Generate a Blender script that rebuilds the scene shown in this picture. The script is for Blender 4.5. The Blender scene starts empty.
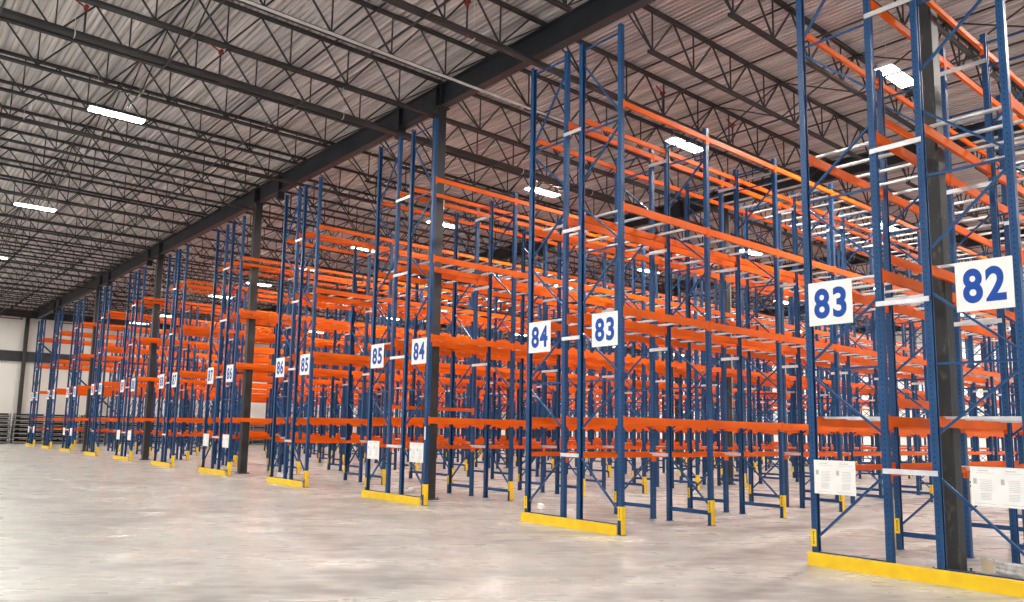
import bpy, math, random
from mathutils import Vector, Matrix
random.seed(7)
PI = math.pi
scene = bpy.context.scene
COL = scene.collection

# ---------------------------------------------------------------- measured layout (metres)
S = 1.163
X0 = 11.174                      # aisle-end line of the racking
BAY = 2.812                      # bay length along a row
NB = 19                          # bays per row
PD = 1.067                       # frame depth, post centre to post centre
CAMH = 1.861
ROWY = [3.17, 9.75, 16.15, 22.68, 29.10, 35.70, 42.30, 49.10, 55.81, 62.49, 68.96]   # nearest post of each double row
GAP = [0.653 if k % 2 == 0 else 0.448 for k in range(11)]
XC, XS = 12.25, 14.06            # columns / girders in X
YC, YS = 4.46, 13.02             # columns in Y
JS = YS / 6.0                    # joist spacing
WALLY, WALLX = 79.75, 73.5
ZG0, ZG1 = 11.06, 11.72          # girder bottom / top
ZDECK = 11.88
LEVELS = [(2.18, .145), (4.28, .15), (6.34, .15), (8.43, .11)]
LOW = (1.44, .09)
HEND, HIN = 10.03, 8.62

# ---------------------------------------------------------------- camera
F, PIT, YAW, ROLL = 772.7, math.radians(7.217), math.radians(-39.823), math.radians(1.140)
CX, CY = -13.2, 32.5
fw = Vector((math.sin(-YAW) * math.cos(PIT), math.cos(YAW) * math.cos(PIT), math.sin(PIT)))
r0 = Vector((math.cos(-YAW), -math.sin(-YAW), 0))
u0 = r0.cross(fw)
rv = r0 * math.cos(ROLL) + u0 * math.sin(ROLL)
uv = -r0 * math.sin(ROLL) + u0 * math.cos(ROLL)
cam = bpy.data.cameras.new('camera')
camo = bpy.data.objects.new('camera', cam)
COL.objects.link(camo)
M = Matrix(((rv.x, uv.x, -fw.x, 0), (rv.y, uv.y, -fw.y, 0), (rv.z, uv.z, -fw.z, CAMH), (0, 0, 0, 1)))
camo.matrix_world = M
cam.sensor_fit = 'HORIZONTAL'
cam.sensor_width = 36
cam.lens = F * 36 / 1024
cam.shift_x = -CX / 1024
cam.shift_y = CY / 1024
cam.clip_end = 400
scene.camera = camo

def pj(x, y, z):
    v = Vector((x, y, z - CAMH))
    d = v.dot(fw)
    if d < .3:
        return None
    return 512 + CX + F * v.dot(rv) / d, 301 + CY - F * v.dot(uv) / d, d

def seen(pts, m=0):
    """depth of the nearest point when any of the points falls in the frame"""
    P = [pj(*p) for p in pts]
    if any(q is None for q in P):
        P = [q for q in P if q]
        if not P:
            return None
    if max(q[0] for q in P) < -m or min(q[0] for q in P) > 1024 + m or max(q[1] for q in P) < -m or min(q[1] for q in P) > 602 + m:
        return None
    return min(q[2] for q in P)

# ---------------------------------------------------------------- materials
def mat(name, col, rough=.5, metal=0.0, emit=None, strength=0, spec=None):
    m = bpy.data.materials.new(name)
    m.use_nodes = True
    b = m.node_tree.nodes['Principled BSDF']
    b.inputs['Base Color'].default_value = (*col, 1)
    b.inputs['Roughness'].default_value = rough
    b.inputs['Metallic'].default_value = metal
    if spec is not None:
        b.inputs['Specular IOR Level'].default_value = spec
    if emit:
        b.inputs['Emission Color'].default_value = (*emit, 1)
        b.inputs['Emission Strength'].default_value = strength
    return m

def N(m, t, **kw):
    n = m.node_tree.nodes.new(t)
    for k, v in kw.items():
        setattr(n, k, v)
    return n

def L(m, a, b):
    m.node_tree.links.new(a, b)

def noise_col(m, c1, c2, scale=(1, 1, 1), nscale=3, detail=4, lo=.35, hi=.65, rough=None, coord='Object'):
    """base colour (and roughness) varied by stretched noise"""
    b = m.node_tree.nodes['Principled BSDF']
    tc = N(m, 'ShaderNodeTexCoord'); mp = N(m, 'ShaderNodeMapping')
    mp.inputs['Scale'].default_value = scale
    L(m, tc.outputs[coord], mp.inputs['Vector'])
    nz = N(m, 'ShaderNodeTexNoise'); nz.inputs['Scale'].default_value = nscale; nz.inputs['Detail'].default_value = detail
    L(m, mp.outputs[0], nz.inputs['Vector'])
    cr = N(m, 'ShaderNodeValToRGB')
    cr.color_ramp.elements[0].position = lo; cr.color_ramp.elements[0].color = (*c1, 1)
    cr.color_ramp.elements[1].position = hi; cr.color_ramp.elements[1].color = (*c2, 1)
    L(m, nz.outputs['Fac'], cr.inputs[0])
    L(m, cr.outputs[0], b.inputs['Base Color'])
    if rough:
        mr = N(m, 'ShaderNodeMapRange')
        mr.inputs['To Min'].default_value = rough[0]; mr.inputs['To Max'].default_value = rough[1]
        mr.inputs['From Min'].default_value = .3; mr.inputs['From Max'].default_value = .7
        L(m, nz.outputs['Fac'], mr.inputs['Value'])
        L(m, mr.outputs[0], b.inputs['Roughness'])
    return cr

BLUE = (.014, .078, .205)
ORANGE = (.86, .105, .012)
mBlue = mat('blue_paint', BLUE, .4, spec=.3)
noise_col(mBlue, (.006, .050, .148), (.011, .072, .20), nscale=1.3)
mOrange = mat('orange_paint', ORANGE, .5, spec=.16)
noise_col(mOrange, (.68, .095, .0015), (.82, .13, .002), nscale=.9)
mYellow = mat('yellow_paint', (.95, .62, .008), .45)
noise_col(mYellow, (.86, .53, .004), (.95, .63, .006), nscale=4)
mSilver = mat('galvanised_steel', (.72, .73, .73), .34, .55)
noise_col(mSilver, (.62, .63, .64), (.82, .82, .81), nscale=6)
mDark = mat('dark_painted_steel', (.030, .034, .042), .5)
noise_col(mDark, (.015, .018, .024), (.026, .030, .037), nscale=1.5)
mJoist = mat('joist_primer', (.055, .052, .055), .5)
noise_col(mJoist, (.020, .019, .021), (.034, .031, .032), nscale=2)
mPipe = mat('dark_pipe', (.050, .045, .046), .45)
noise_col(mPipe, (.028, .026, .028), (.046, .041, .041), nscale=2)
mConduit = mat('pale_conduit', (.62, .60, .57), .4, .2)
noise_col(mConduit, (.55, .53, .5), (.70, .68, .65), nscale=3)
mRed = mat('red_fitting', (.3, .03, .025), .5)
noise_col(mRed, (.24, .025, .02), (.34, .03, .03), nscale=3)
mWhite = mat('white_board', (.85, .85, .83), .5)
noise_col(mWhite, (.82, .82, .80), (.88, .88, .86), nscale=2)
mPaper = mat('paper', (.88, .87, .84), .7)
noise_col(mPaper, (.85, .84, .81), (.90, .89, .86), nscale=5)
mInk = mat('blue_ink', (.016, .075, .36), .6, spec=.2)
noise_col(mInk, (.014, .07, .34), (.018, .08, .38), nscale=5)
mGreyInk = mat('grey_print', (.50, .50, .48), .7)
noise_col(mGreyInk, (.46, .46, .44), (.54, .54, .52), nscale=20)
mTan = mat('cardboard', (.72, .60, .42), .8)
noise_col(mTan, (.68, .56, .38), (.76, .64, .46), nscale=9)
mPlastic = mat('clear_wrap', (.78, .78, .76), .25)
noise_col(mPlastic, (.62, .62, .6), (.9, .9, .88), nscale=14)
mBlack = mat('black_print_and_shade', (.02, .02, .02), .6)  # black for print and for the shade inside the stacking frames
noise_col(mBlack, (.015, .015, .015), (.03, .03, .03), nscale=4)
mRackGrey = mat('grey_steel_frame', (.30, .31, .30), .45, .3)
noise_col(mRackGrey, (.2, .2, .2), (.40, .41, .40), nscale=2)
mGlow = mat('led_diffuser', (.9, .9, .9), .4, 0, (1.0, .93, .85), 420)
mHouse = mat('lamp_housing', (.75, .75, .75), .4)
noise_col(mHouse, (.7, .7, .7), (.8, .8, .8), nscale=6)

# perforated blue post: a column of dark holes on each face
mPerf = mat('perforated_blue_post', BLUE, .4, spec=.32)
b = mPerf.node_tree.nodes['Principled BSDF']
tc = N(mPerf, 'ShaderNodeTexCoord'); sp = N(mPerf, 'ShaderNodeSeparateXYZ')
L(mPerf, tc.outputs['Object'], sp.inputs[0])
gm = N(mPerf, 'ShaderNodeSeparateXYZ'); L(mPerf, tc.outputs['Normal'], gm.inputs[0])
def MA(m, op, a, b2=None, c=None):
    n = N(m, 'ShaderNodeMath', operation=op)
    for i, v in enumerate((a, b2, c)):
        if v is None: continue
        if isinstance(v, (int, float)): n.inputs[i].default_value = v
        else: L(m, v, n.inputs[i])
    return n.outputs[0]
zf = MA(mPerf, 'SUBTRACT', MA(mPerf, 'FRACT', MA(mPerf, 'DIVIDE', sp.outputs['Z'], .076)), .5)
zf = MA(mPerf, 'MULTIPLY', zf, .076 * .75)
xd = MA(mPerf, 'SUBTRACT', MA(mPerf, 'ABSOLUTE', sp.outputs['X']), .024)
yd = MA(mPerf, 'ADD', sp.outputs['Y'], .004)
isx = MA(mPerf, 'GREATER_THAN', MA(mPerf, 'ABSOLUTE', gm.outputs['X']), .5)
hd = MA(mPerf, 'ADD', MA(mPerf, 'MULTIPLY', isx, yd), MA(mPerf, 'MULTIPLY', MA(mPerf, 'SUBTRACT', 1, isx), xd))
rr = MA(mPerf, 'SQRT', MA(mPerf, 'ADD', MA(mPerf, 'MULTIPLY', zf, zf), MA(mPerf, 'MULTIPLY', hd, hd)))
hole = MA(mPerf, 'LESS_THAN', rr, .0095)
mx = N(mPerf, 'ShaderNodeMix', data_type='RGBA')
nzp = N(mPerf, 'ShaderNodeTexNoise'); nzp.inputs['Scale'].default_value = 1.4
L(mPerf, tc.outputs['Object'], nzp.inputs['Vector'])
crp = N(mPerf, 'ShaderNodeValToRGB')
crp.color_ramp.elements[0].position = .35; crp.color_ramp.elements[0].color = (.006, .050, .148, 1)
crp.color_ramp.elements[1].position = .65; crp.color_ramp.elements[1].color = (.011, .072, .20, 1)
L(mPerf, nzp.outputs['Fac'], crp.inputs[0])
L(mPerf, hole, mx.inputs[0]); L(mPerf, crp.outputs[0], mx.inputs[6]); mx.inputs[7].default_value = (.006, .015, .04, 1)
L(mPerf, mx.outputs[2], b.inputs['Base Color'])

# polished concrete floor
mFloor = mat('polished_concrete', (.55, .53, .5), .3)
b = mFloor.node_tree.nodes['Principled BSDF']
tc = N(mFloor, 'ShaderNodeTexCoord')
mp = N(mFloor, 'ShaderNodeMapping', vector_type='TEXTURE'); mp.inputs['Scale'].default_value = (2.0, .9, 1); mp.inputs['Rotation'].default_value = (0, 0, math.radians(-36))
L(mFloor, tc.outputs['Object'], mp.inputs[0])
n1 = N(mFloor, 'ShaderNodeTexNoise'); n1.inputs['Scale'].default_value = .75; n1.inputs['Detail'].default_value = 9; n1.inputs['Roughness'].default_value = .55; n1.inputs['Distortion'].default_value = .25
L(mFloor, mp.outputs[0], n1.inputs['Vector'])
n2 = N(mFloor, 'ShaderNodeTexNoise'); n2.inputs['Scale'].default_value = 4.5; n2.inputs['Detail'].default_value = 4; n2.inputs['Roughness'].default_value = .45
L(mFloor, mp.outputs[0], n2.inputs['Vector'])
mixn = MA(mFloor, 'ADD', MA(mFloor, 'MULTIPLY', n1.outputs['Fac'], .66), MA(mFloor, 'MULTIPLY', n2.outputs['Fac'], .34))
cr = N(mFloor, 'ShaderNodeValToRGB')
e = cr.color_ramp.elements
e[0].position = .39; e[0].color = (.29, .29, .28, 1)
e[1].position = .63; e[1].color = (.64, .65, .61, 1)
e2 = e.new(.5); e2.color = (.48, .49, .465, 1)
L(mFloor, mixn, cr.inputs[0]); L(mFloor, cr.outputs[0], b.inputs['Base Color'])
mr = N(mFloor, 'ShaderNodeMapRange'); mr.inputs['From Min'].default_value = .35; mr.inputs['From Max'].default_value = .65
mr.inputs['To Min'].default_value = .40; mr.inputs['To Max'].default_value = .22
L(mFloor, mixn, mr.inputs['Value']); L(mFloor, mr.outputs[0], b.inputs['Roughness'])

# corrugated roof deck
mDeck = mat('galvanised_roof_deck', (.4, .38, .37), .42, .12)
noise_col(mDeck, (.42, .385, .38), (.86, .80, .785), scale=(6.5, .12, 1), nscale=1.0, detail=5, lo=.34, hi=.68, rough=(.55, .32))

mWall = mat('painted_wall_panel', (.72, .71, .67), .7)
noise_col(mWall, (.66, .65, .61), (.76, .75, .71), scale=(1, 1, .4), nscale=.35)

# ---------------------------------------------------------------- mesh builder
class MB:
    def __init__(s): s.v = []; s.f = []; s.mi = []; s.cur = 0
    def add(s, vs, fs):
        n = len(s.v); s.v += [tuple(v) for v in vs]; s.f += [tuple(i + n for i in f) for f in fs]; s.mi += [s.cur] * len(fs)
    def box(s, x0, x1, y0, y1, z0, z1):
        s.add([(x0, y0, z0), (x1, y0, z0), (x1, y1, z0), (x0, y1, z0), (x0, y0, z1), (x1, y0, z1), (x1, y1, z1), (x0, y1, z1)],
              [(0, 3, 2, 1), (4, 5, 6, 7), (0, 1, 5, 4), (1, 2, 6, 5), (2, 3, 7, 6), (3, 0, 4, 7)])
    def bar(s, p, q, w, h, up=(0, 0, 1)):
        p = Vector(p); q = Vector(q); d = (q - p).normalized(); upv = Vector(up)
        if abs(d.dot(upv)) > .98: upv = Vector((1, 0, 0))
        a = d.cross(upv).normalized() * w / 2; c = a.cross(d).normalized() * h / 2
        vs = [p - a - c, p + a - c, p + a + c, p - a + c, q - a - c, q + a - c, q + a + c, q - a + c]
        s.add(vs, [(0, 1, 2, 3), (7, 6, 5, 4), (4, 5, 1, 0), (5, 6, 2, 1), (6, 7, 3, 2), (7, 4, 0, 3)])
    def tube(s, p, q, r, n=8, r2=None, caps=True):
        p = Vector(p); q = Vector(q); d = (q - p).normalized()
        up = Vector((0, 0, 1)) if abs(d.z) < .9 else Vector((1, 0, 0))
        a = d.cross(up).normalized(); c = a.cross(d).normalized(); r2 = r if r2 is None else r2
        vs = [p + (a * math.cos(2 * PI * i / n) + c * math.sin(2 * PI * i / n)) * r for i in range(n)]
        vs += [q + (a * math.cos(2 * PI * i / n) + c * math.sin(2 * PI * i / n)) * r2 for i in range(n)]
        fs = [(i, i + n, (i + 1) % n + n, (i + 1) % n) for i in range(n)]
        if caps: fs += [tuple(range(n)), tuple(range(2 * n - 1, n - 1, -1))]
        s.add(vs, fs)
    def prism(s, pts, z0, z1, axis='z'):
        n = len(pts)
        def P(a, b_, c):
            return (a, b_, c) if axis == 'z' else ((c, a, b_) if axis == 'x' else (a, c, b_))
        vs = [P(x, y, z0) for x, y in pts] + [P(x, y, z1) for x, y in pts]
        fs = [(i, (i + 1) % n, (i + 1) % n + n, i + n) for i in range(n)] + [tuple(range(n - 1, -1, -1)), tuple(range(n, 2 * n))]
        s.add(vs, fs)
    def mesh(s, name, mats):
        me = bpy.data.meshes.new(name)
        me.from_pydata(s.v, [], s.f)
        for m in (mats if isinstance(mats, (list, tuple)) else [mats]): me.materials.append(m)
        if isinstance(mats, (list, tuple)): me.polygons.foreach_set('material_index', s.mi)
        me.update()
        return me

def fixn(me):
    import bmesh
    bm = bmesh.new(); bm.from_mesh(me); bmesh.ops.recalc_face_normals(bm, faces=bm.faces); bm.to_mesh(me); bm.free()
    return me

def ob(name, me, parent=None, loc=(0, 0, 0), rz=0):
    o = bpy.data.objects.new(name, me); COL.objects.link(o); o.location = loc; o.rotation_euler = (0, 0, rz)
    if parent: o.parent = parent
    return o

def tag(o, label=None, cat=None, group=None, kind=None):
    if label: o['label'] = label
    if cat: o['category'] = cat
    if group: o['group'] = group
    if kind: o['kind'] = kind
    return o

def struct(name, me, loc=(0, 0, 0), label=None):
    o = ob(name, me, None, loc); o['kind'] = 'structure'
    if label: o['label'] = label
    return o

ORD = ['first', 'second', 'third', 'fourth', 'fifth', 'sixth', 'seventh', 'eighth', 'ninth', 'tenth', 'eleventh', 'twelfth', 'thirteenth',
       'fourteenth', 'fifteenth', 'sixteenth', 'seventeenth', 'eighteenth', 'nineteenth', 'twentieth', 'twenty-first', 'twenty-second', 'twenty-third', 'twenty-fourth', 'twenty-fifth']
def rackname(k, side):
    """side 'L' is the far half (higher aisle number), 'R' the near half"""
    n = 83 + k if side == 'L' else 82 + k
    if n == 82: return 'rack signed 82'
    if n == 93: return 'rack signed 93'
    return ('right' if side == 'L' else 'left') + ' rack signed %d' % n
# aisle n lies between the left rack signed n (near half of row n-82) and the right rack signed n (far half of row n-83)

def rackY(k, side):
    """(aisle post y, flue post y)"""
    y4 = ROWY[k]; g = GAP[k]
    if side == 'R': return y4, y4 + PD
    return y4 + 2 * PD + g, y4 + PD + g

# ---------------------------------------------------------------- shell
m = MB(); m.box(-16, WALLX, -12, WALLY, -.3, 0)
struct('floor', m.mesh('floor', mFloor), label='pale polished concrete floor with cloudy grey marks')
# deck: corrugation runs along Y
m = MB(); pitch = .1524; x = -16.0; prof = []
while x < WALLX:
    prof += [(x, 0), (x + .07, 0), (x + .078, .065), (x + .144, .065)]; x += pitch
nP = len(prof)
vs = [(px_, -12, ZDECK + pz) for px_, pz in prof] + [(px_, WALLY + .2, ZDECK + pz) for px_, pz in prof] 
fs = [(i, i + 1, i + 1 + nP, i + nP) for i in range(nP - 1)]
m.add(vs, fs)
m.box(-16, WALLX + .2, -12, WALLY + .2, ZDECK + .09, ZDECK + .2)
struct('ceiling', m.mesh('ceiling', mDeck), label='ribbed galvanised steel roof deck')
def wall(name, axis, pos, a0, a1, panel=7.0, jambs=True):
    m = MB()
    t = .18
    n = max(1, round((a1 - a0) / panel)); w = (a1 - a0) / n
    for i in range(n):
        p0, p1 = a0 + i * w + .012, a0 + (i + 1) * w - .012
        if axis == 'y': m.box(p0, p1, pos, pos + t, 0, ZDECK + .1)
        else: m.box(pos, pos + t, p0, p1, 0, ZDECK + .1)
    if axis == 'y': m.box(a0, a1, pos + .02, pos + t + .05, 0, ZDECK + .1)
    else: m.box(pos + .02, pos + t + .05, a0, a1, 0, ZDECK + .1)
    return struct(name, m.mesh(name, mWall), label='white painted concrete wall panels')
wall('wall_far', 'y', WALLY, -16, WALLX)
wall('wall_right', 'x', WALLX, -12, WALLY)

# ---------------------------------------------------------------- columns, girders
def ibeam(m, p, q, d, bf, tf=.022, tw=.014):
    """I-section along an axis-aligned run, p and q at mid height"""
    p = Vector(p); q = Vector(q)
    if abs(q.y - p.y) > abs(q.x - p.x):
        m.box(p.x - bf / 2, p.x + bf / 2, p.y, q.y, p.z - d / 2, p.z - d / 2 + tf)
        m.box(p.x - bf / 2, p.x + bf / 2, p.y, q.y, p.z + d / 2 - tf, p.z + d / 2)
        m.box(p.x - tw / 2, p.x + tw / 2, p.y, q.y, p.z - d / 2 + tf, p.z + d / 2 - tf)
    else:
        m.box(p.x, q.x, p.y - bf / 2, p.y + bf / 2, p.z - d / 2, p.z - d / 2 + tf)
        m.box(p.x, q.x, p.y - bf / 2, p.y + bf / 2, p.z + d / 2 - tf, p.z + d / 2)
        m.box(p.x, q.x, p.y - tw / 2, p.y + tw / 2, p.z - d / 2 + tf, p.z + d / 2 - tf)

# scuffed column paint
mCol = mat('scuffed_column_paint', (.04, .04, .042), .5)
noise_col(mCol, (.020, .021, .023), (.034, .033, .033), scale=(1, 1, .5), nscale=2.5, detail=6)
mColScuff = mat('worn_column_paint', (.04, .04, .04), .55)
crs = noise_col(mColScuff, (.018, .018, .018), (.10, .09, .075), scale=(3, 3, 1.2), nscale=3.5, detail=9, lo=.6, hi=.80)
def column_parts(root, worn, base_only=False):
    m = MB(); r = .15; c = .025
    pts = [(-r + c, -r), (r - c, -r), (r, -r + c), (r, r - c), (r - c, r), (-r + c, r), (-r, r - c), (-r, -r + c)]
    m.prism(pts, .02, ZG0 - .03)
    return m
colm = {}
for w, mt in ((0, mCol), (1, mColScuff)):
    colm[w] = column_parts(None, w).mesh('column_shaft', mt)
bp = MB(); bp.box(-.22, .22, -.22, .22, 0, .025)
for sx in (-1, 1):
    for sy in (-1, 1): bp.tube((sx * .18, sy * .18, .025), (sx * .18, sy * .18, .07), .014, 6)
bpm = bp.mesh('base_plate', mCol)
cp = MB(); cp.box(-.2, .2, -.22, .22, ZG0 - .03, ZG0)
cpm = cp.mesh('cap_plate', mCol)
colpos = []
for i in range(5):
    for j in range(6):
        x, y = XC + i * XS, YC + j * YS
        # column stands in the flue, shifted clear of the posts
        k = 2 * j
        if k < 11: y = ROWY[k] + PD + GAP[k] / 2 
        if k == 0: y -= .05
        d = seen([(x, y, 0), (x, y, 10)])
        if d is None: continue
        e = ob('steel_column', None, None, (x, y, 0))
        ob('column_shaft', colm[1 if (i, j) == (0, 0) else 0], e); ob('base_plate', bpm, e); ob('cap_plate', cpm, e)
        rows = 'double row signed %d and %d' % (83 + k, 82 + k)
        lab = ('dark square steel column, %s back from aisle end, in %s' % (ORD[i], rows))
        if (i, j) == (0, 0): lab = 'large dark column with scuffed lower paint behind the 82 sign end frame'
        tag(e, lab, 'column', 'steel roof columns')
        colpos.append((x, y))
e = ob('steel_column', None, None, (11.5, WALLY - .22, 0))
ob('column_shaft', colm[0], e); ob('base_plate', bpm, e); ob('cap_plate', cpm, e)
tag(e, 'dark slim column against the far white wall, left of all racks', 'column', 'steel roof columns')
e = ob('steel_column', None, None, (12.0 + XS, WALLY - .22, 0))
ob('column_shaft', colm[0], e); ob('base_plate', bpm, e); ob('cap_plate', cpm, e)
tag(e, 'dark column against far white wall, right of the cross brace', 'column', 'steel roof columns')

st = MB()
st.box(-.125, .125, -.006, .006, ZG0 + .02, ZG1 - .02)
stm = st.mesh('stiffener', mDark)
sb = MB(); sb.box(-.14, .14, -.1, .1, ZG0 - .30, ZG1 - .04)
sbm = sb.mesh('splice_plate', mDark)
for i in range(5):
    x = XC + i * XS
    m = MB(); ibeam(m, (x, -12, (ZG0 + ZG1) / 2), (x, WALLY, (ZG0 + ZG1) / 2), ZG1 - ZG0, .26)
    g = ob('roof_girder', m.mesh('roof_girder', mDark))
    tag(g, ['deep dark roof girder running diagonally over the aisle ends of all racks', 'dark roof girder crossing above the racks, second from the open floor',
            'dark roof girder crossing above the racks, third from the open floor', 'dark roof girder crossing above the racks, fourth from the open floor',
            'dark roof girder crossing above the racks, farthest from the open floor'][i], 'girder', 'roof girders')
    for j in range(6):
        for dy in (-.12, .12): 
            ob('stiffener', stm, g, (x, YC + j * YS + dy, 0))
        if i < 3:
            sgn = 1 if j % 2 else -1
            o = ob('splice_plate', sbm, g, (x, YC + j * YS + sgn * JS, 0))
# wall beam and cross brace on the far wall
m = MB(); ibeam(m, (-16, WALLY - .25, 7.62), (WALLX, WALLY - .25, 7.62), .9, .3)
tag(ob('wall_beam', m.mesh('wall_beam', mDark)), 'dark horizontal steel beam across the far white wall', 'beam')
m = MB(); m.box(-16, WALLX, WALLY - .3, WALLY - .02, 11.1, 11.72)
tag(ob('wall_ledger', m.mesh('wall_ledger', mDark)), 'dark steel ledger along the top of the far white wall', 'beam')
m = MB()
m.bar((12.3, WALLY - .5, 9.2), (22.4, WALLY - .5, .1), .12, .2, (0, 1, 0))
tag(ob('wall_brace', m.mesh('wall_brace', mDark)), 'dark diagonal brace falling to the right in front of the far wall', 'brace')
m = MB()
m.bar((14.4, WALLY - .66, .1), (23.0, WALLY - .66, 9.4), .12, .2, (0, 1, 0))
tag(ob('wall_brace', m.mesh('wall_brace', mDark)), 'dark diagonal brace rising to the right in front of the far wall', 'brace')

# ---------------------------------------------------------------- open web joists
ZT0, ZT1, ZB0, ZB1 = 11.79, 11.86, 10.74, 10.81
tcm, bcm, wbm = MB(), MB(), MB()
SP = XS
for s_ in (-1, 1):
    tcm.box(.02, SP - .02, s_ * .035 - .022, s_ * .035 + .022, ZT0, ZT1)
tcm.box(-.0, .12, -.05, .05, ZG1, ZT0); tcm.box(SP - .12, SP, -.05, .05, ZG1, ZT0)
bn = [1.43 + 1.6 * i for i in range(8)]
for s_ in (-1, 1):
    bcm.box(bn[0] - .12, bn[-1] + .12, s_ * .035 - .022, s_ * .035 + .022, ZB0, ZB1)
tn = [b_ + .8 for b_ in bn[:-1]]
for i, xb in enumerate(bn):
    wbm.bar((xb, 0, ZB1), (xb, 0, ZT0), .03, .03, (0, 1, 0))
    xl = tn[i - 1] if i else .5
    xr = tn[i] if i < 7 else SP - .5
    wbm.bar((xb, 0, ZB1), (xl, 0, ZT0), .036, .036, (0, 1, 0))
    wbm.bar((xb, 0, ZB1), (xr, 0, ZT0), .036, .036, (0, 1, 0))
    if i == 0: wbm.bar((xb, 0, ZB1), (.05, 0, ZT0), .03, .03, (0, 1, 0))
    if i == 7: wbm.bar((xb, 0, ZB1), (SP - .05, 0, ZT0), .03, .03, (0, 1, 0))
tcm, bcm, wbm = tcm.mesh('top_chord', mJoist), bcm.mesh('bottom_chord', mJoist), wbm.mesh('web', mJoist)
bcx = MB()
for s_ in (-1, 1): bcx.box(.02, SP - .02, s_ * .035 - .022, s_ * .035 + .022, ZB0, ZB1)
bcx = bcx.mesh('bottom_chord', mJoist)
njo = 0
for i in range(-1, 4):
    x = XC + i * XS
    for j in range(-3, 40):
        y = YC + j * JS
        if y > WALLY - .4: break
        if seen([(x + t * SP, y, z) for t in (0, .1, .2, .3, .4, .5, .6, .7, .8, .9, 1) for z in (ZB0, ZT1)]) is None: continue
        e = ob('roof_joist', None, None, (x, y, 0))
        ob('top_chord', tcm, e); ob('web', wbm, e)
        ob('bottom_chord', bcx if j % 6 == 0 else bcm, e)
        bayname = ['open floor', 'first roof bay over racks', 'second roof bay over racks', 'third roof bay over racks', 'fourth roof bay over racks', 'fifth roof bay over racks'][i + 1]
        tag(e, 'dark open web steel joist, %s from the viewer, above the %s' % (ORD[njo - 0] if njo < 0 else ('number-less' if False else ''), bayname), 'joist', 'roof joists')
        e['_j'] = j; e['_b'] = bayname
        njo += 1
WORDN = lambda n: (ORD[n] if n < 25 else ['twenty-sixth', 'twenty-seventh', 'twenty-eighth', 'twenty-ninth', 'thirtieth', 'thirty-first', 'thirty-second', 'thirty-third', 'thirty-fourth', 'thirty-fifth', 'thirty-sixth', 'thirty-seventh', 'thirty-eighth', 'thirty-ninth', 'fortieth'][n - 25])
cnt = {}
for o in COL.objects:
    if o.name.startswith('roof_joist'):
        bname = o['_b']; n = cnt.get(bname, 0); cnt[bname] = n + 1
        o['label'] = 'dark open web joist over the %s, %s nearest the viewer' % (bname, WORDN(n)) if n else 'dark open web joist over the %s, nearest the viewer' % bname
        del o['_j']; del o['_b']

# bridging: angles along Y on the chords plus crossed braces between joists
for i in range(-1, 4):
    for q, fx in enumerate((.25, .5, .75)):
        x = XC + i * XS + fx * SP
        if seen([(x, y, ZB0) for y in range(4, 79, 3)]) is None: continue
        m = MB()
        m.box(x - .018, x + .018, -2, WALLY - .3, ZB0 - .036, ZB0)
        e = ob('bridging_angle', m.mesh('bridging_angle', mJoist))
        m = MB(); m.box(x - .018, x + .018, -2, WALLY - .3, ZT0 - .036, ZT0)
        ob('upper_angle', m.mesh('upper_angle', mJoist), e)
        m = MB()
        if q == 1:
            for j in range(-2, 34):
                y = YC + j * JS
                m.bar((x + .03, y + .05, ZB1), (x + .03, y + JS - .05, ZT0), .03, .03, (1, 0, 0))
                m.bar((x + .06, y + .05, ZT0), (x + .06, y + JS - .05, ZB1), .03, .03, (1, 0, 0))
            ob('cross_brace', m.mesh('cross_brace', mJoist), e)
        bayname = ['open floor', 'first roof bay', 'second roof bay', 'third roof bay', 'fourth roof bay', 'fifth roof bay'][i + 1]
        tag(e, 'thin dark bridging bars tying the joists, %s line across the %s' % (ORD[q], bayname), 'bridging bar', 'joist bridging')

# ---------------------------------------------------------------- pipes under the roof
def pipe(y, z, r, mt, label, x0=-6, x1=72, name='sprinkler_pipe', hang=True):
    m = MB(); m.tube((x0, y, z), (x1, y, z), r, 14)
    e = ob(name, fixn(m.mesh(name, mt)))
    if hang:
        xx = x0 + 2.2
        hm, cm = MB(), MB()
        while xx < x1:
            hm.tube((xx, y, z + r), (xx, y, ZDECK), .006, 5); 
            cm.tube((xx - .012, y, z), (xx + .012, y, z), r + .012, 14)
            xx += 3.5
        ob('hanger_rods', hm.mesh('hanger_rods', mSilver), e); ob('clamps', fixn(cm.mesh('clamps', mSilver)), e)
        tube = MB(); xx = x0 + 6.3
        while xx < x1:
            tube.tube((xx - .09, y, z), (xx + .09, y, z), r + .018, 14); xx += 6.4
        ob('couplings', fixn(tube.mesh('couplings', mt)), e)
    tag(e, label, 'pipe')
    return e
pipe(19.55, 10.88, .10, mPipe, 'thick dark sprinkler main crossing the upper left ceiling')
pipe(13.35, 10.88, .085, mPipe, 'dark sprinkler main passing under the girder near top centre')
pipe(15.02, 10.62, .032, mConduit, 'thin pale conduit running across the ceiling under the girder', name='conduit', hang=False)
pipe(26.4, 10.9, .06, mPipe, 'slim dark sprinkler pipe over the third visible aisle')
pipe(6.2, 10.9, .06, mPipe, 'slim dark sprinkler pipe above the rack signed 83 at right')
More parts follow.
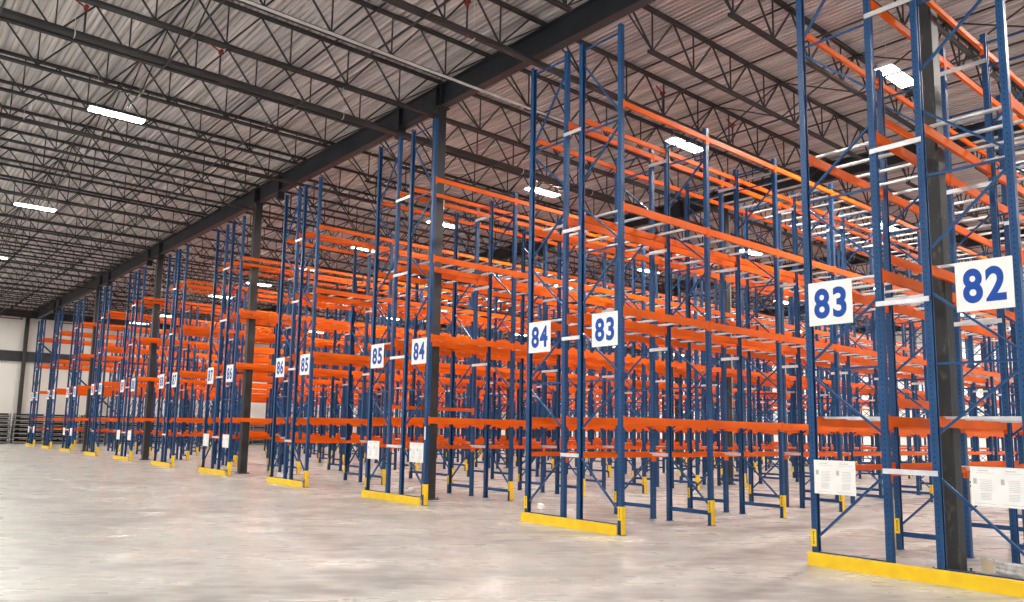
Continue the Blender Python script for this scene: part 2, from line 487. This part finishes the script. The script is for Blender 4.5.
# red fittings where branch lines rise beside the bridging
rt = MB(); rt.tube((0, 0, 10.83), (0, 0, 11.56), .024, 8); rt = fixn(rt.mesh('riser_tube', mPipe))
rm = MB(); rm.tube((0, 0, 11.52), (0, 0, 11.62), .04, 8); rm.tube((0, -.07, 11.62), (0, .07, 11.62), .05, 8); rm.bar((.0, 0, 11.6), (-.3, 0, 11.75), .03, .03)
rm.tube((0, 0, 10.8), (0, 0, 10.9), .055, 8)
rm = fixn(rm.mesh('sprinkler_riser', mRed))
for q, (x, y, lab) in enumerate([(3.4, 19.55, 'red sprinkler riser fitting on thick main, far upper left'), (6.6, 19.55, 'red sprinkler riser fitting on thick main, left of the girder'),
                                 (17.1, 13.35, 'red sprinkler riser fitting on main right of the tall 83 end frame'), (20.6, 13.35, 'red sprinkler riser fitting farther along main right of girder'),
                                 (10.0, 13.35, 'red sprinkler riser fitting on main just left of the girder')]):
    e = ob('sprinkler_riser', None, None, (x, y, 10.98)); ob('riser_tube', rt, e, (0, 0, -10.98)); ob('riser_fitting', rm, e, (0, 0, -10.98))
    tag(e, lab, 'pipe fitting', 'red sprinkler fittings')

# ---------------------------------------------------------------- lights
hm = MB(); Lh, Wd = .74, .2
hm.prism([(-Wd, 0), (Wd, 0), (Wd, .03), (.09, .075), (-.09, .075), (-Wd, .03)], -Lh, Lh, 'x')
hm = fixn(hm.mesh('housing', mHouse))
dm = MB(); dm.box(-Lh + .03, Lh - .03, -Wd + .02, Wd - .02, -.012, 0); dm = dm.mesh('diffuser', mGlow)
cm = MB()
for sx in (-1, 1): cm.tube((sx * .55, 0, .07), (sx * .55, 0, ZDECK - 10.64), .004, 4)
cm = cm.mesh('suspension_cables', mSilver)
def lamp(x, y, label, group):
    x *= .975; y *= .975
    e = ob('ceiling_light', None, None, (x, y, 10.64))
    ob('housing', hm, e); ob('diffuser', dm, e); ob('suspension_cables', cm, e)
    tag(e, label, 'light', group)
for n in range(-1, 6):
    y = YC + YS / 2 + YS * n
    lamp(5.22, y, ('long glowing ceiling light over the open floor, %s from viewer' % ORD[max(n, 0)]) if n >= 0 else 'long ceiling light over the open floor behind the viewer', 'lights over the open floor')
for n in range(-1, 6):  # unseen lamps added as fill, beyond the left edge
    lamp(5.22 - 14.06, YC + YS / 2 + YS * n, 'added fill light over the open floor, outside the view, %s along' % ORD[n + 1], 'added fill lights beyond the left edge')
for k in range(0, 12):
    y = ROWY[k] - 1.95 if k < 11 else ROWY[10] + 2 * PD + GAP[10] + 2.0
    for i in range(5):
        x = 19.3 + 14.06 * i if i < 4 else 71.5  # last lamp of each aisle is added to brighten the right wall
        sign = 82 + k
        lamp(x, y, 'glowing ceiling light over aisle %d, %s from the aisle end' % (sign, ORD[i]), 'lights over the rack aisles')

# ---------------------------------------------------------------- rack uprights
PW, PT = .10, .088     # post: web width along X, depth along Y
def post_profile(cx, cy, web):
    """C section, web on side `web` (+1 / -1 in y) ; returns polygon"""
    w, d, t, lp = PW / 2, PT / 2, .007, .022
    P = [(-w, d), (w, d), (w, -d), (w - lp, -d), (w - lp, -d + t), (w - t, -d + t), (w - t, d - t), (-w + t, d - t), (-w + t, -d + t), (-w + lp, -d + t), (-w + lp, -d), (-w, -d)]
    if web < 0: P = [(x, -y) for x, y in P][::-1]
    return [(x + cx, y + cy) for x, y in P][::-1]
HZ = [.26, 2.88, 5.50, 8.05]
DG = [(.42, 1.35), (2.76, 1.95), (3.02, 3.85), (5.37, 4.45), (5.64, 6.45), (7.92, 7.05)]
A, B = PD / 2, -PD / 2          # aisle post at +y, flue post at -y in the prototype
def post_mesh(h, web):
    m = MB(); m.prism(post_profile(0, 0, web), .008, h); return fixn(m.mesh('post', mPerf))
def strut_mesh():
    m = MB(); d = PD / 2 - .04
    m.box(-.015, .015, -d, d, -.016, .016); return m.mesh('strut', mBlue)
def diag(m, za, zb):
    m.bar((0, A - .045, za), (0, B + .045, zb), .03, .04, (1, 0, 0))
PM = {(h, w): post_mesh(h, w) for h in (HEND, HIN) for w in (1, -1)}
SM = strut_mesh()
m = MB(); m.box(-.022, .022, -PD / 2 + .04, PD / 2 - .04, -.04, .04); SM0 = m.mesh('strut', mBlue)
m = MB(); m.box(-.022, .022, -PD / 2 + .04, PD / 2 - .04, -.115, -.062); SM1 = m.mesh('strut', mBlue)
DM = []
for za, zb in DG + [(8.22, 9.55)]:
    m = MB(); diag(m, za, zb); DM.append(m.mesh('diagonal_brace', mBlue))
m = MB(); m.box(-.075, .075, -.06, .07, 0, .008)
m.tube((.06, .0, .008), (.06, 0, .03), .01, 6); m.tube((-.06, 0, .008), (-.06, 0, .03), .01, 6)
FP = fixn(m.mesh('foot_plate', mBlue))
# yellow protector: plate on the aisle face with flanges on its upper half
m = MB(); w = PW / 2 + .004; y0 = A + PT / 2
m.box(-w - .006, w + .006, y0, y0 + .012, .01, .52)
for sx in (-1, 1):
    m.box(min(sx * w, sx * (w + .008)), max(sx * w, sx * (w + .008)), y0 - .075, y0, .27, .52)
PR = m.mesh('post_protector', mYellow)
PRT = []
for sx in (-1, 1):
    m = MB()
    for zz in (.31, .335, .37, .40, .43, .455, .475):
        m.box(min(sx * (w + .008), sx * (w + .0095)), max(sx * (w + .008), sx * (w + .0095)), y0 - .052 + .01 * (zz * 37 % 1), y0 - .022, zz, zz + .012)
    m.box(min(sx * (w + .008), sx * (w + .0095)), max(sx * (w + .008), sx * (w + .0095)), y0 - .040, y0 - .036, .31, .487)
    PRT.append(m.mesh('warning_text', mBlack))
# lumped frame geometry for the small far ones
def lump(m, h, plain=True):
    m.box(-PW / 2, PW / 2, A - PT / 2, A + PT / 2, 0, h); m.box(-PW / 2, PW / 2, B - PT / 2, B + PT / 2, 0, h)
    for z in HZ: m.box(-.018, .018, B, A, z - (.04 if z < 1 else .016), z + (.04 if z < 1 else .016))
    m.box(-.022, .022, B, A, h - .17, h - .1)
    for za, zb in DG: diag(m, za, zb)
def lump_mesh(h):
    m = MB(); lump(m, h); m.cur = 1
    m.box(-w - .006, w + .006, y0, y0 + .012, .01, .52)
    for sx in (-1, 1): m.box(min(sx * w, sx * (w + .008)), max(sx * w, sx * (w + .008)), y0 - .075, y0, .27, .52)
    return m
LM = {h: lump_mesh(h).mesh('upright_frame', [mBlue, mYellow]) for h in (HEND, HIN)}
frames = []
for k in range(11):
    for side in 'RL':
        ya, yf = rackY(k, side); yc = (ya + yf) / 2
        for n in range(NB + 1):
            x = X0 + n * BAY; h = HEND if n == 0 else HIN
            d = seen([(x, yc + dy, z) for dy in (-.5, .5) for z in (0, 2, 4, 6, h)])
            if d is None and (x > 30 or k > 2): 
                if pj(x, yc, 2) is None or pj(x, yc, 2)[0] > 1100: continue
            frames.append((d if d is not None else 900 + x, k, side, n, x, yc, h))
frames.sort()
rest = MB()
for idx, (d, k, side, n, x, yc, h) in enumerate(frames):
    rz = 0 if side == 'L' else PI
    if idx < 300 and d < 900:
        if idx < 110 or n == 0:
            e = ob('upright_frame', None, None, (x, yc, 0), rz)
            ob('post', PM[(h, 1)], e, (0, A, 0)); ob('post', PM[(h, -1)], e, (0, B, 0))
            for z in HZ + [h - .16]: ob('strut', (SM1 if n == 0 else SM0) if z == HZ[0] else SM, e, (0, 0, z))
            for q, dmesh in enumerate(DM if n == 0 else DM[:6]): ob('diagonal_brace', dmesh, e)
            for y_ in (A, B): ob('foot_plate', FP, e, (0, y_, 0))
            pr = ob('post_protector', PR, e); pr['label'] = 'yellow steel post protector'
            if idx < 30:
                for t_ in PRT: ob('warning_text', t_, pr)
        else:
            e = ob('upright_frame', LM[h], None, (x, yc, 0), rz)
        where = 'end frame' if n == 0 else '%s frame back' % ORD[n]
        tag(e, ('tall blue perforated end frame of the %s' if n == 0 else 'blue upright frame, %s from the end frame, ' % ORD[n - 1] + '%s') % rackname(k, side), 'rack frame', 'blue rack uprights')
        if n: e['label'] = 'blue upright frame, %s behind the end frame of %s' % (ORD[n - 1], rackname(k, side))
    else:
        sub = MB(); lump(sub, h); sub.cur = 1
        sub.box(-w - .006, w + .006, y0, y0 + .012, .01, .52)
        s_ = 1 if side == 'L' else -1
        n0 = len(rest.v)
        rest.v += [(x + s_ * a, yc + s_ * b_, c) for a, b_, c in sub.v]; rest.f += [tuple(i + n0 for i in f) for f in sub.f]; rest.mi += sub.mi
o = ob('upright_frame', rest.mesh('far_frames', [mBlue, mYellow]))
tag(o, 'dense mass of far blue upright frames deep inside the racking', 'rack frames', None, 'stuff')

# ---------------------------------------------------------------- beams
def beam_section(m, h, yo):
    """box beam with a step on its inner (-y) top edge; outer face at y=yo"""
    return [(yo, 0), (yo, -h), (yo - .05, -h), (yo - .05, -.038), (yo - .032, -.038), (yo - .032, 0)]
bl = BAY - PW
BM = {}
for h in (.15, .145, .11, .09):
    m = MB(); m.prism(beam_section(m, h, 0), PW / 2, PW / 2 + bl, 'x'); bmesh_ = fixn(m.mesh('beam_rail', mOrange))
    c = MB()
    for xe, s_ in ((PW / 2, -1), (PW / 2 + bl, 1)):
        c.box(min(xe, xe + s_ * .045), max(xe, xe + s_ * .045), .001, .007, -max(h, .13) - .05, .02)
        c.box(min(xe, xe - s_ * .006), max(xe, xe - s_ * .006), -.05, .007, -max(h, .13) - .05, .02)
    cm_ = c.mesh('end_connector', mOrange)
    a = MB(); a.prism(beam_section(a, h, 0), PW / 2, PW / 2 + bl, 'x')
    for xe, s_ in ((PW / 2, -1), (PW / 2 + bl, 1)):
        a.box(min(xe, xe + s_ * .045), max(xe, xe + s_ * .045), .001, .007, -max(h, .13) - .05, .02)
    BM[h] = (bmesh_, cm_, fixn(a.mesh('step_beam', mOrange)), a)
beams = []
def add_beam(k, side, line, n, z, h, lvl):
    ya, yf = rackY(k, side)
    y = ya if line == 'a' else yf
    out = (1 if side == 'L' else -1) * (1 if line == 'a' else -1)   # outer-face direction
    yface = y + out * (PT / 2 + .0)
    x = X0 + n * BAY
    d = seen([(x + t * BAY, yface, zz) for t in (0, .5, 1) for zz in (z, z - h)])
    if d is None:
        q = pj(x, yface, 2)
        if q is None or q[0] > 1100: return
        d = 900 + x
    beams.append((d, k, side, line, n, x, yface, out, z, h, lvl))
for k in range(11):
    for side in 'RL':
        for n in range(NB):
            for li, (z, h) in enumerate(LEVELS):
                for line in 'af': add_beam(k, side, line, n, z, h, ['lowest', 'second', 'third', 'top'][li])
            if side == 'L' :
                for line in 'af': add_beam(k, side, line, n, LOW[0], LOW[1], 'knee')
            elif n >= 3:
                add_beam(k, side, 'f', n, LOW[0], LOW[1], 'knee')
for z in (2.58, 5.17, 7.76): add_beam(0, 'L', 'a', 1, z, .15, 'extra')
for z in (2.50,): add_beam(2, 'L', 'f', 0, z, .09, 'extra')
beams.sort(key=lambda t: t[0])
rest = MB(); cnt_low = 0
for idx, (d, k, side, line, n, x, yf_, out, z, h, lvl) in enumerate(beams):
    s_ = 1 if out > 0 else -1
    if idx < 300 and d < 900:
        loc = (x, yf_, z) if s_ > 0 else (x + BAY, yf_, z)
        if idx < 130:
            e = ob('step_beam', None, None, loc, 0 if s_ > 0 else PI)
            ob('beam_rail', BM[h][0], e); ob('end_connectors', BM[h][1], e)
        else:
            e = ob('step_beam', BM[h][2], None, loc, 0 if s_ > 0 else PI)
        face = 'aisle face' if line == 'a' else 'flue side'
        lv = {'lowest': 'waist-high level', 'second': 'second level', 'third': 'third level', 'top': 'top level', 'knee': 'low knee level', 'extra': 'in-between height %s' % {2.58: 'low', 5.17: 'middle', 7.76: 'high', 2.50: 'low'}[z] if lvl == 'extra' else ''}[lvl]
        tag(e, 'orange beam, %s, %s bay, %s of %s' % (lv, ORD[n], face, rackname(k, side)), 'rack beam', 'orange rack beams')
    else:
        n0 = len(rest.v); a = BM[h][3]
        if s_ > 0: rest.v += [(x + p, yf_ + q, z + r_) for p, q, r_ in a.v]
        else: rest.v += [(x + BAY - p, yf_ - q, z + r_) for p, q, r_ in a.v]
        rest.f += [tuple(i + n0 for i in f) for f in a.f]; rest.mi += a.mi
o = ob('step_beam', fixn(rest.mesh('far_beams', mOrange)))
tag(o, 'layers of far orange beams deep inside the racking', 'rack beams', None, 'stuff')

# ---------------------------------------------------------------- pallet support bars
def bar_mesh(m, Lb):
    # shallow inverted channel resting on both beams, along Y, centred
    m.box(-.035, .035, -Lb / 2, Lb / 2, -.006, 0); m.box(-.035, -.030, -Lb / 2 + .03, Lb / 2 - .03, -.035, -.006); m.box(.030, .035, -Lb / 2 + .03, Lb / 2 - .03, -.035, -.006)
LB = PD + .02
sbm_ = MB(); bar_mesh(sbm_, LB); SBM = sbm_.mesh('support_bar', mSilver)
bars = []
for k in range(11):
    for side in 'RL':
        ya, yf = rackY(k, side); yc = (ya + yf) / 2
        for n in range(NB):
            for li, (z, h) in enumerate(LEVELS):
                if li == 0 and (n + k) % 3: continue
                if li == 3 and n < 2: continue
                for q in range(4):
                    x = X0 + n * BAY + BAY * (q + .5) / 4
                    d = seen([(x, yc - .5, z), (x, yc + .5, z)])
                    if d is None:
                        continue
                    bars.append((d, k, side, n, li, q, x, yc, z + .003))
bars.sort(); rest = MB()
for idx, (d, k, side, n, li, q, x, yc, z) in enumerate(bars):
    if idx < 300:
        o = ob('support_bar', SBM, None, (x, yc, z))
        tag(o, 'silver support bar, %s of four, %s bay, %s level, %s' % (ORD[q], ORD[n], ['waist-high', 'second', 'third', 'top'][li], rackname(k, side)), 'support bar', 'silver pallet support bars')
    else:
        n0 = len(rest.v); rest.v += [(x + a, yc + b_, z + c) for a, b_, c in sbm_.v]; rest.f += [tuple(i + n0 for i in f) for f in sbm_.f]; rest.mi += sbm_.mi
o = ob('support_bar', rest.mesh('far_bars', mSilver))
tag(o, 'rows of far silver support bars across the orange beams', 'support bars', None, 'stuff')

# ---------------------------------------------------------------- row spacers between back-to-back frames
SPZ = [1.42, 3.77, 6.03, 8.14]
spc = []
for k in range(11):
    for n in range(NB + 1):
        x = X0 + n * BAY; yc = ROWY[k] + PD + GAP[k] / 2
        for li, z in enumerate(SPZ):
            d = seen([(x, yc, z)], 8)
            if d: spc.append((d, k, n, li, x, yc, z))
spc.sort(); rest = MB(); spm = {}
for g in (.653, .448):
    m = MB(); hl = g / 2 - PT / 2 + .075; xo = -PW / 2 - .02
    m.box(xo - .003, xo + .003, -hl, hl, -.035, .035); m.box(xo, xo + .018, -hl, hl, .031, .035); m.box(xo, xo + .018, -hl, hl, -.035, -.031)
    spm[g] = (m.mesh('row_spacer', mSilver), m)
for idx, (d, k, n, li, x, yc, z) in enumerate(spc):
    if idx < 300:
        o = ob('row_spacer', spm[GAP[k]][0], None, (x, yc, z))
        w_ = 'end frames' if n == 0 else '%s frames back' % ORD[n - 1]
        tag(o, 'silver spacer, %s of four up, at %s, joining racks signed %d and %d' % (ORD[li], w_, 83 + k, 82 + k), 'spacer bar', 'silver row spacers')
    else:
        a = spm[GAP[k]][1]; n0 = len(rest.v); rest.v += [(x + p, yc + q, z + r_) for p, q, r_ in a.v]; rest.f += [tuple(i + n0 for i in f) for f in a.f]; rest.mi += a.mi
o = ob('row_spacer', rest.mesh('far_spacers', mSilver))
tag(o, 'far silver spacers between back-to-back racks deep in the racking', 'spacer bars', None, 'stuff')

# ---------------------------------------------------------------- end guards, number signs, notices
def digit_mesh(txt):
    cu = bpy.data.curves.new('t', 'FONT'); cu.body = txt; cu.size = 1; cu.extrude = .0; cu.offset = .034
    cu.align_x = 'CENTER'; cu.resolution_u = 6; cu.space_character = 1.14
    t = bpy.data.objects.new('t', cu); COL.objects.link(t)
    bpy.context.view_layer.update()
    me = bpy.data.meshes.new_from_object(t.evaluated_get(bpy.context.evaluated_depsgraph_get()))
    bpy.data.objects.remove(t)
    xs = [v.co.x for v in me.vertices]; ys = [v.co.y for v in me.vertices]
    return me, min(xs), max(xs), min(ys), max(ys)
SW, SH = .67, .66
bmS = MB(); bmS.box(-.004, 0, -SW / 2, SW / 2, -SH / 2, SH / 2); signboard = bmS.mesh('board', mWhite)
dg = {}
def sign(k, side):
    n = 83 + k if side == 'L' else 82 + k
    ya = rackY(k, side)[0]
    yc = ya - SW / 2 - .03 if side == 'L' else ya + SW / 2 + .03
    x = X0 - PW / 2 - .012
    e = ob('aisle_sign', None, None, (x, yc, 3.87))
    ob('board', signboard, e)
    if n not in dg:
        me, a0, a1, b0, b1 = digit_mesh(str(n))
        W_, H_ = .50, .46
        me2 = MB()
        for p in me.polygons:
            vs_ = []
            for vi in p.vertices:
                v = me.vertices[vi].co
                vs_.append((-.0065, -((v.x - a0) / (a1 - a0) - .5) * W_, ((v.y - b0) / (b1 - b0) - .5) * H_))
            me2.add(vs_, [tuple(range(len(vs_)))])
        dg[n] = me2.mesh('number', mInk); dg[n].materials[0] = mInk
    ob('number', dg[n], e)
    lab = 'white sign reading %d in blue on the %s end frame' % (n, {82: 'nearest', 93: 'farthest'}.get(n, 'left aisle-side' if side == 'R' else 'right aisle-side'))
    tag(e, lab, 'sign', 'aisle number signs')
def paper(k, side):
    ya = rackY(k, side)[0]; PWd, PHt = .62, .49
    yc = ya - PWd / 2 - .03 if side == 'L' else ya + PWd / 2 + .03
    x = X0 - PW / 2 - .012
    e = ob('load_notice', None, None, (x, yc, 1.29))
    m = MB(); m.box(-.002, 0, -PWd / 2, PWd / 2, -PHt / 2, PHt / 2); ob('sheet', m.mesh('sheet', mPaper), e)
    m = MB(); rnd = random.Random(k * 7 + ord(side))
    for pg in (-1, 1):
        cy = pg * PWd / 4
        m.box(-.0035, -.002, cy - .05, cy + .07, .195, .203)
        m.box(-.0035, -.002, cy - .11, cy + .09, .168, .172)
        for r_ in range(7): m.box(-.0035, -.002, cy - .085, cy + .055 - .02 * rnd.random(), .08 - r_ * .022, .085 - r_ * .022)
        for r_ in range(5): m.box(-.0035, -.002, cy - .075, cy + .045, -.09 - r_ * .018, -.085 - r_ * .018)
        m.box(-.0035, -.002, cy - .12, cy + .12, -.215, -.21)
        m.box(-.0035, -.002, cy + .085, cy + .125, .03, .10)
    ob('printed_lines', m.mesh('printed_lines', mGreyInk), e)
    tag(e, 'white printed load notice low on the end frame of %s' % rackname(k, side), 'notice', 'load notices')
for k in range(11):
    for side in 'RL': sign(k, side)
    if k % 2 == 0:
        for side in 'RL': paper(k, side)
    # floor guard: yellow angle with turned top lip
    yA, yB = ROWY[k] - .0, ROWY[k] + 2 * PD + GAP[k] + .07
    xg = X0 - .135
    m = MB()
    m.prism([(xg, 0), (xg, .185), (xg + .015, .19), (xg + .05, .19), (xg + .05, .178), (xg + .012, .178), (xg + .012, .012), (xg + .07, .012), (xg + .07, 0)], yA, yB, 'y')
    g = ob('end_guard', fixn(m.mesh('end_guard', mYellow)))
    nm = ['lowest right', '', '', '', '', '', '', '', '', '', '']
    tag(g, 'yellow steel floor guard across the end of double row signed %d and %d' % (83 + k, 82 + k), 'guard', 'yellow end guards')
    m = MB()
    for y_ in (yA + .2, (yA + yB) / 2, yB - .2): m.tube((xg + .045, y_, .01), (xg + .045, y_, .03), .012, 6)
    bo = ob('anchor_bolts', fixn(m.mesh('anchor_bolts', mSilver)), g)

# tall vertical label strip on a post of row 85/84
m = MB(); m.box(-.001, 0, -.03, .03, -.16, .16)
o = ob('post_label', m.mesh('post_label', mPaper), None, (X0 - PW / 2 - .002, ROWY[2], 1.78))
tag(o, 'narrow white label strip on blue post of left rack signed 84', 'label')
m = MB()
for z in (-.12, -.09, -.06, -.03, 0, .03, .06, .09, .12): m.box(-.0018, -.001, -.02, .018, z - .006, z + .006)
ob('printed_lines', m.mesh('printed_lines', mGreyInk), o)

# in-rack sprinkler drop seen beside the interior column
m = MB(); m.tube((XC + XS + .32, 17.5, 0.02), (XC + XS + .32, 17.5, 10.8), .03, 8)
tag(ob('vertical_pipe', fixn(m.mesh('vertical_pipe', mConduit))), 'thin pale vertical pipe beside dark interior column', 'pipe')

# ---------------------------------------------------------------- odds and ends on the floor
e = ob('cardboard_carton', None, None, (12.66, 4.20, 0), .3)
m = MB(); m.box(-.06, .06, -.075, .075, 0, .19); ob('carton_body', m.mesh('carton_body', mTan), e)
m = MB(); m.box(-.075, .075, -.09, .09, .19, .21); ob('carton_lid', m.mesh('carton_lid', mPlastic), e)
tag(e, 'small tan carton with pale lid behind the guard under the 82 notice', 'box')
m = MB()
for i in range(3): m.tube((12.66, 4.08 - i * .001, .05 + .055 * i), (12.52, 3.70, .05 + .055 * i), .04 - .004 * i, 9)
m.box(12.44, 12.58, 3.66, 3.70, .01, .19)
o = ob('wrapped_parcel', fixn(m.mesh('wrapped_parcel', mPlastic)))
tag(o, 'clear-wrapped parcel lying beside the small tan carton', 'parcel')
import bmesh
def crumple(x, y, s, mt, label, seed, name='crumpled_paper'):
    bm = bmesh.new(); bmesh.ops.create_icosphere(bm, subdivisions=2, radius=s); rn = random.Random(seed)
    for v in bm.verts:
        v.co *= .7 + .5 * rn.random(); v.co.z = max(v.co.z * .8, -s * .5)
    me = bpy.data.meshes.new(name); bm.to_mesh(me); bm.free(); me.materials.append(mt)
    mz = min(v.co.z for v in me.vertices)
    o = ob(name, me, None, (x, y, -mz)); tag(o, label, 'litter', 'litter by the racks')
crumple(13.2, 14.1, .11, mPaper, 'crumpled white paper on floor just behind the end frame of right rack signed 84', 1)
crumple(13.1, 19.65, .11, mPaper, 'crumpled white paper on floor just behind the end frame of left rack signed 84', 2)
crumple(12.6, 27.75, .13, mPaper, 'crumpled white paper on floor just behind the end frame of right rack signed 86', 3)
m = MB(); m.box(-.14, .14, -.35, .35, 0, .13); m.box(-.11, .12, -.3, .05, .13, .22)
o = ob('wrapped_bundle', m.mesh('wrapped_bundle', mPlastic), None, (11.75, 31.45, 0), .1)
tag(o, 'grey-white wrapped bundle behind the guard of left rack signed 86', 'bundle')

# ---------------------------------------------------------------- stacked grey steel frames along the far wall
fl = MB()
Wx, Dy, Hz = 2.3, 1.1, .37
for sx in (0, Wx):
    for sy in (0, Dy): fl.box(sx - .035, sx + .035, sy - .035, sy + .035, 0, Hz - .004)
for sy in (0, Dy): fl.box(0, Wx, sy - .025, sy + .025, .10, .18)
for sx in (0, Wx): fl.box(sx - .025, sx + .025, 0, Dy, .10, .18)
for i in range(1, 5): fl.box(i * Wx / 5 - .04, i * Wx / 5 + .04, 0, Dy, .12, .16)
fl.box(.04, Wx - .04, .04, Dy - .04, .125, .135)
flm = fl.mesh('stacking_frame', mRackGrey)
fb = MB(); fb.box(.03, Wx - .03, Dy - .02, Dy - .01, .02, Hz - .02); fb.box(.05, Wx - .05, .03, Dy - .03, .06, .10); fbm = fb.mesh('shade_sheet', mBlack)  # black sheets stand in for the shade inside the stacked frames
for c in range(13):
    x = 8.3 + c * 2.62
    for lv in range(7):
        o = ob('stacking_frame', flm, None, (x + .02 * math.sin(c * 3 + lv), WALLY - 2.6 + .02 * math.cos(c + lv * 2), lv * Hz), 0)
        ob('shade_sheet', fbm, o)
        tag(o, 'grey steel stacking frame, %s up in %s stack from left by far wall' % (ORD[lv], ORD[c]), 'stacking frame', 'grey steel frames stacked by the far wall')

# ---------------------------------------------------------------- world and view
wd = bpy.data.worlds.new('world'); scene.world = wd; wd.use_nodes = True
bg = wd.node_tree.nodes['Background']; bg.inputs[0].default_value = (.93, .96, 1, 1); bg.inputs[1].default_value = 1.3
scene.view_settings.view_transform = 'Standard'
scene.view_settings.look = 'None'
scene.view_settings.gamma = 1
scene.view_settings.use_curve_mapping = False
scene.view_settings.exposure = 0.0
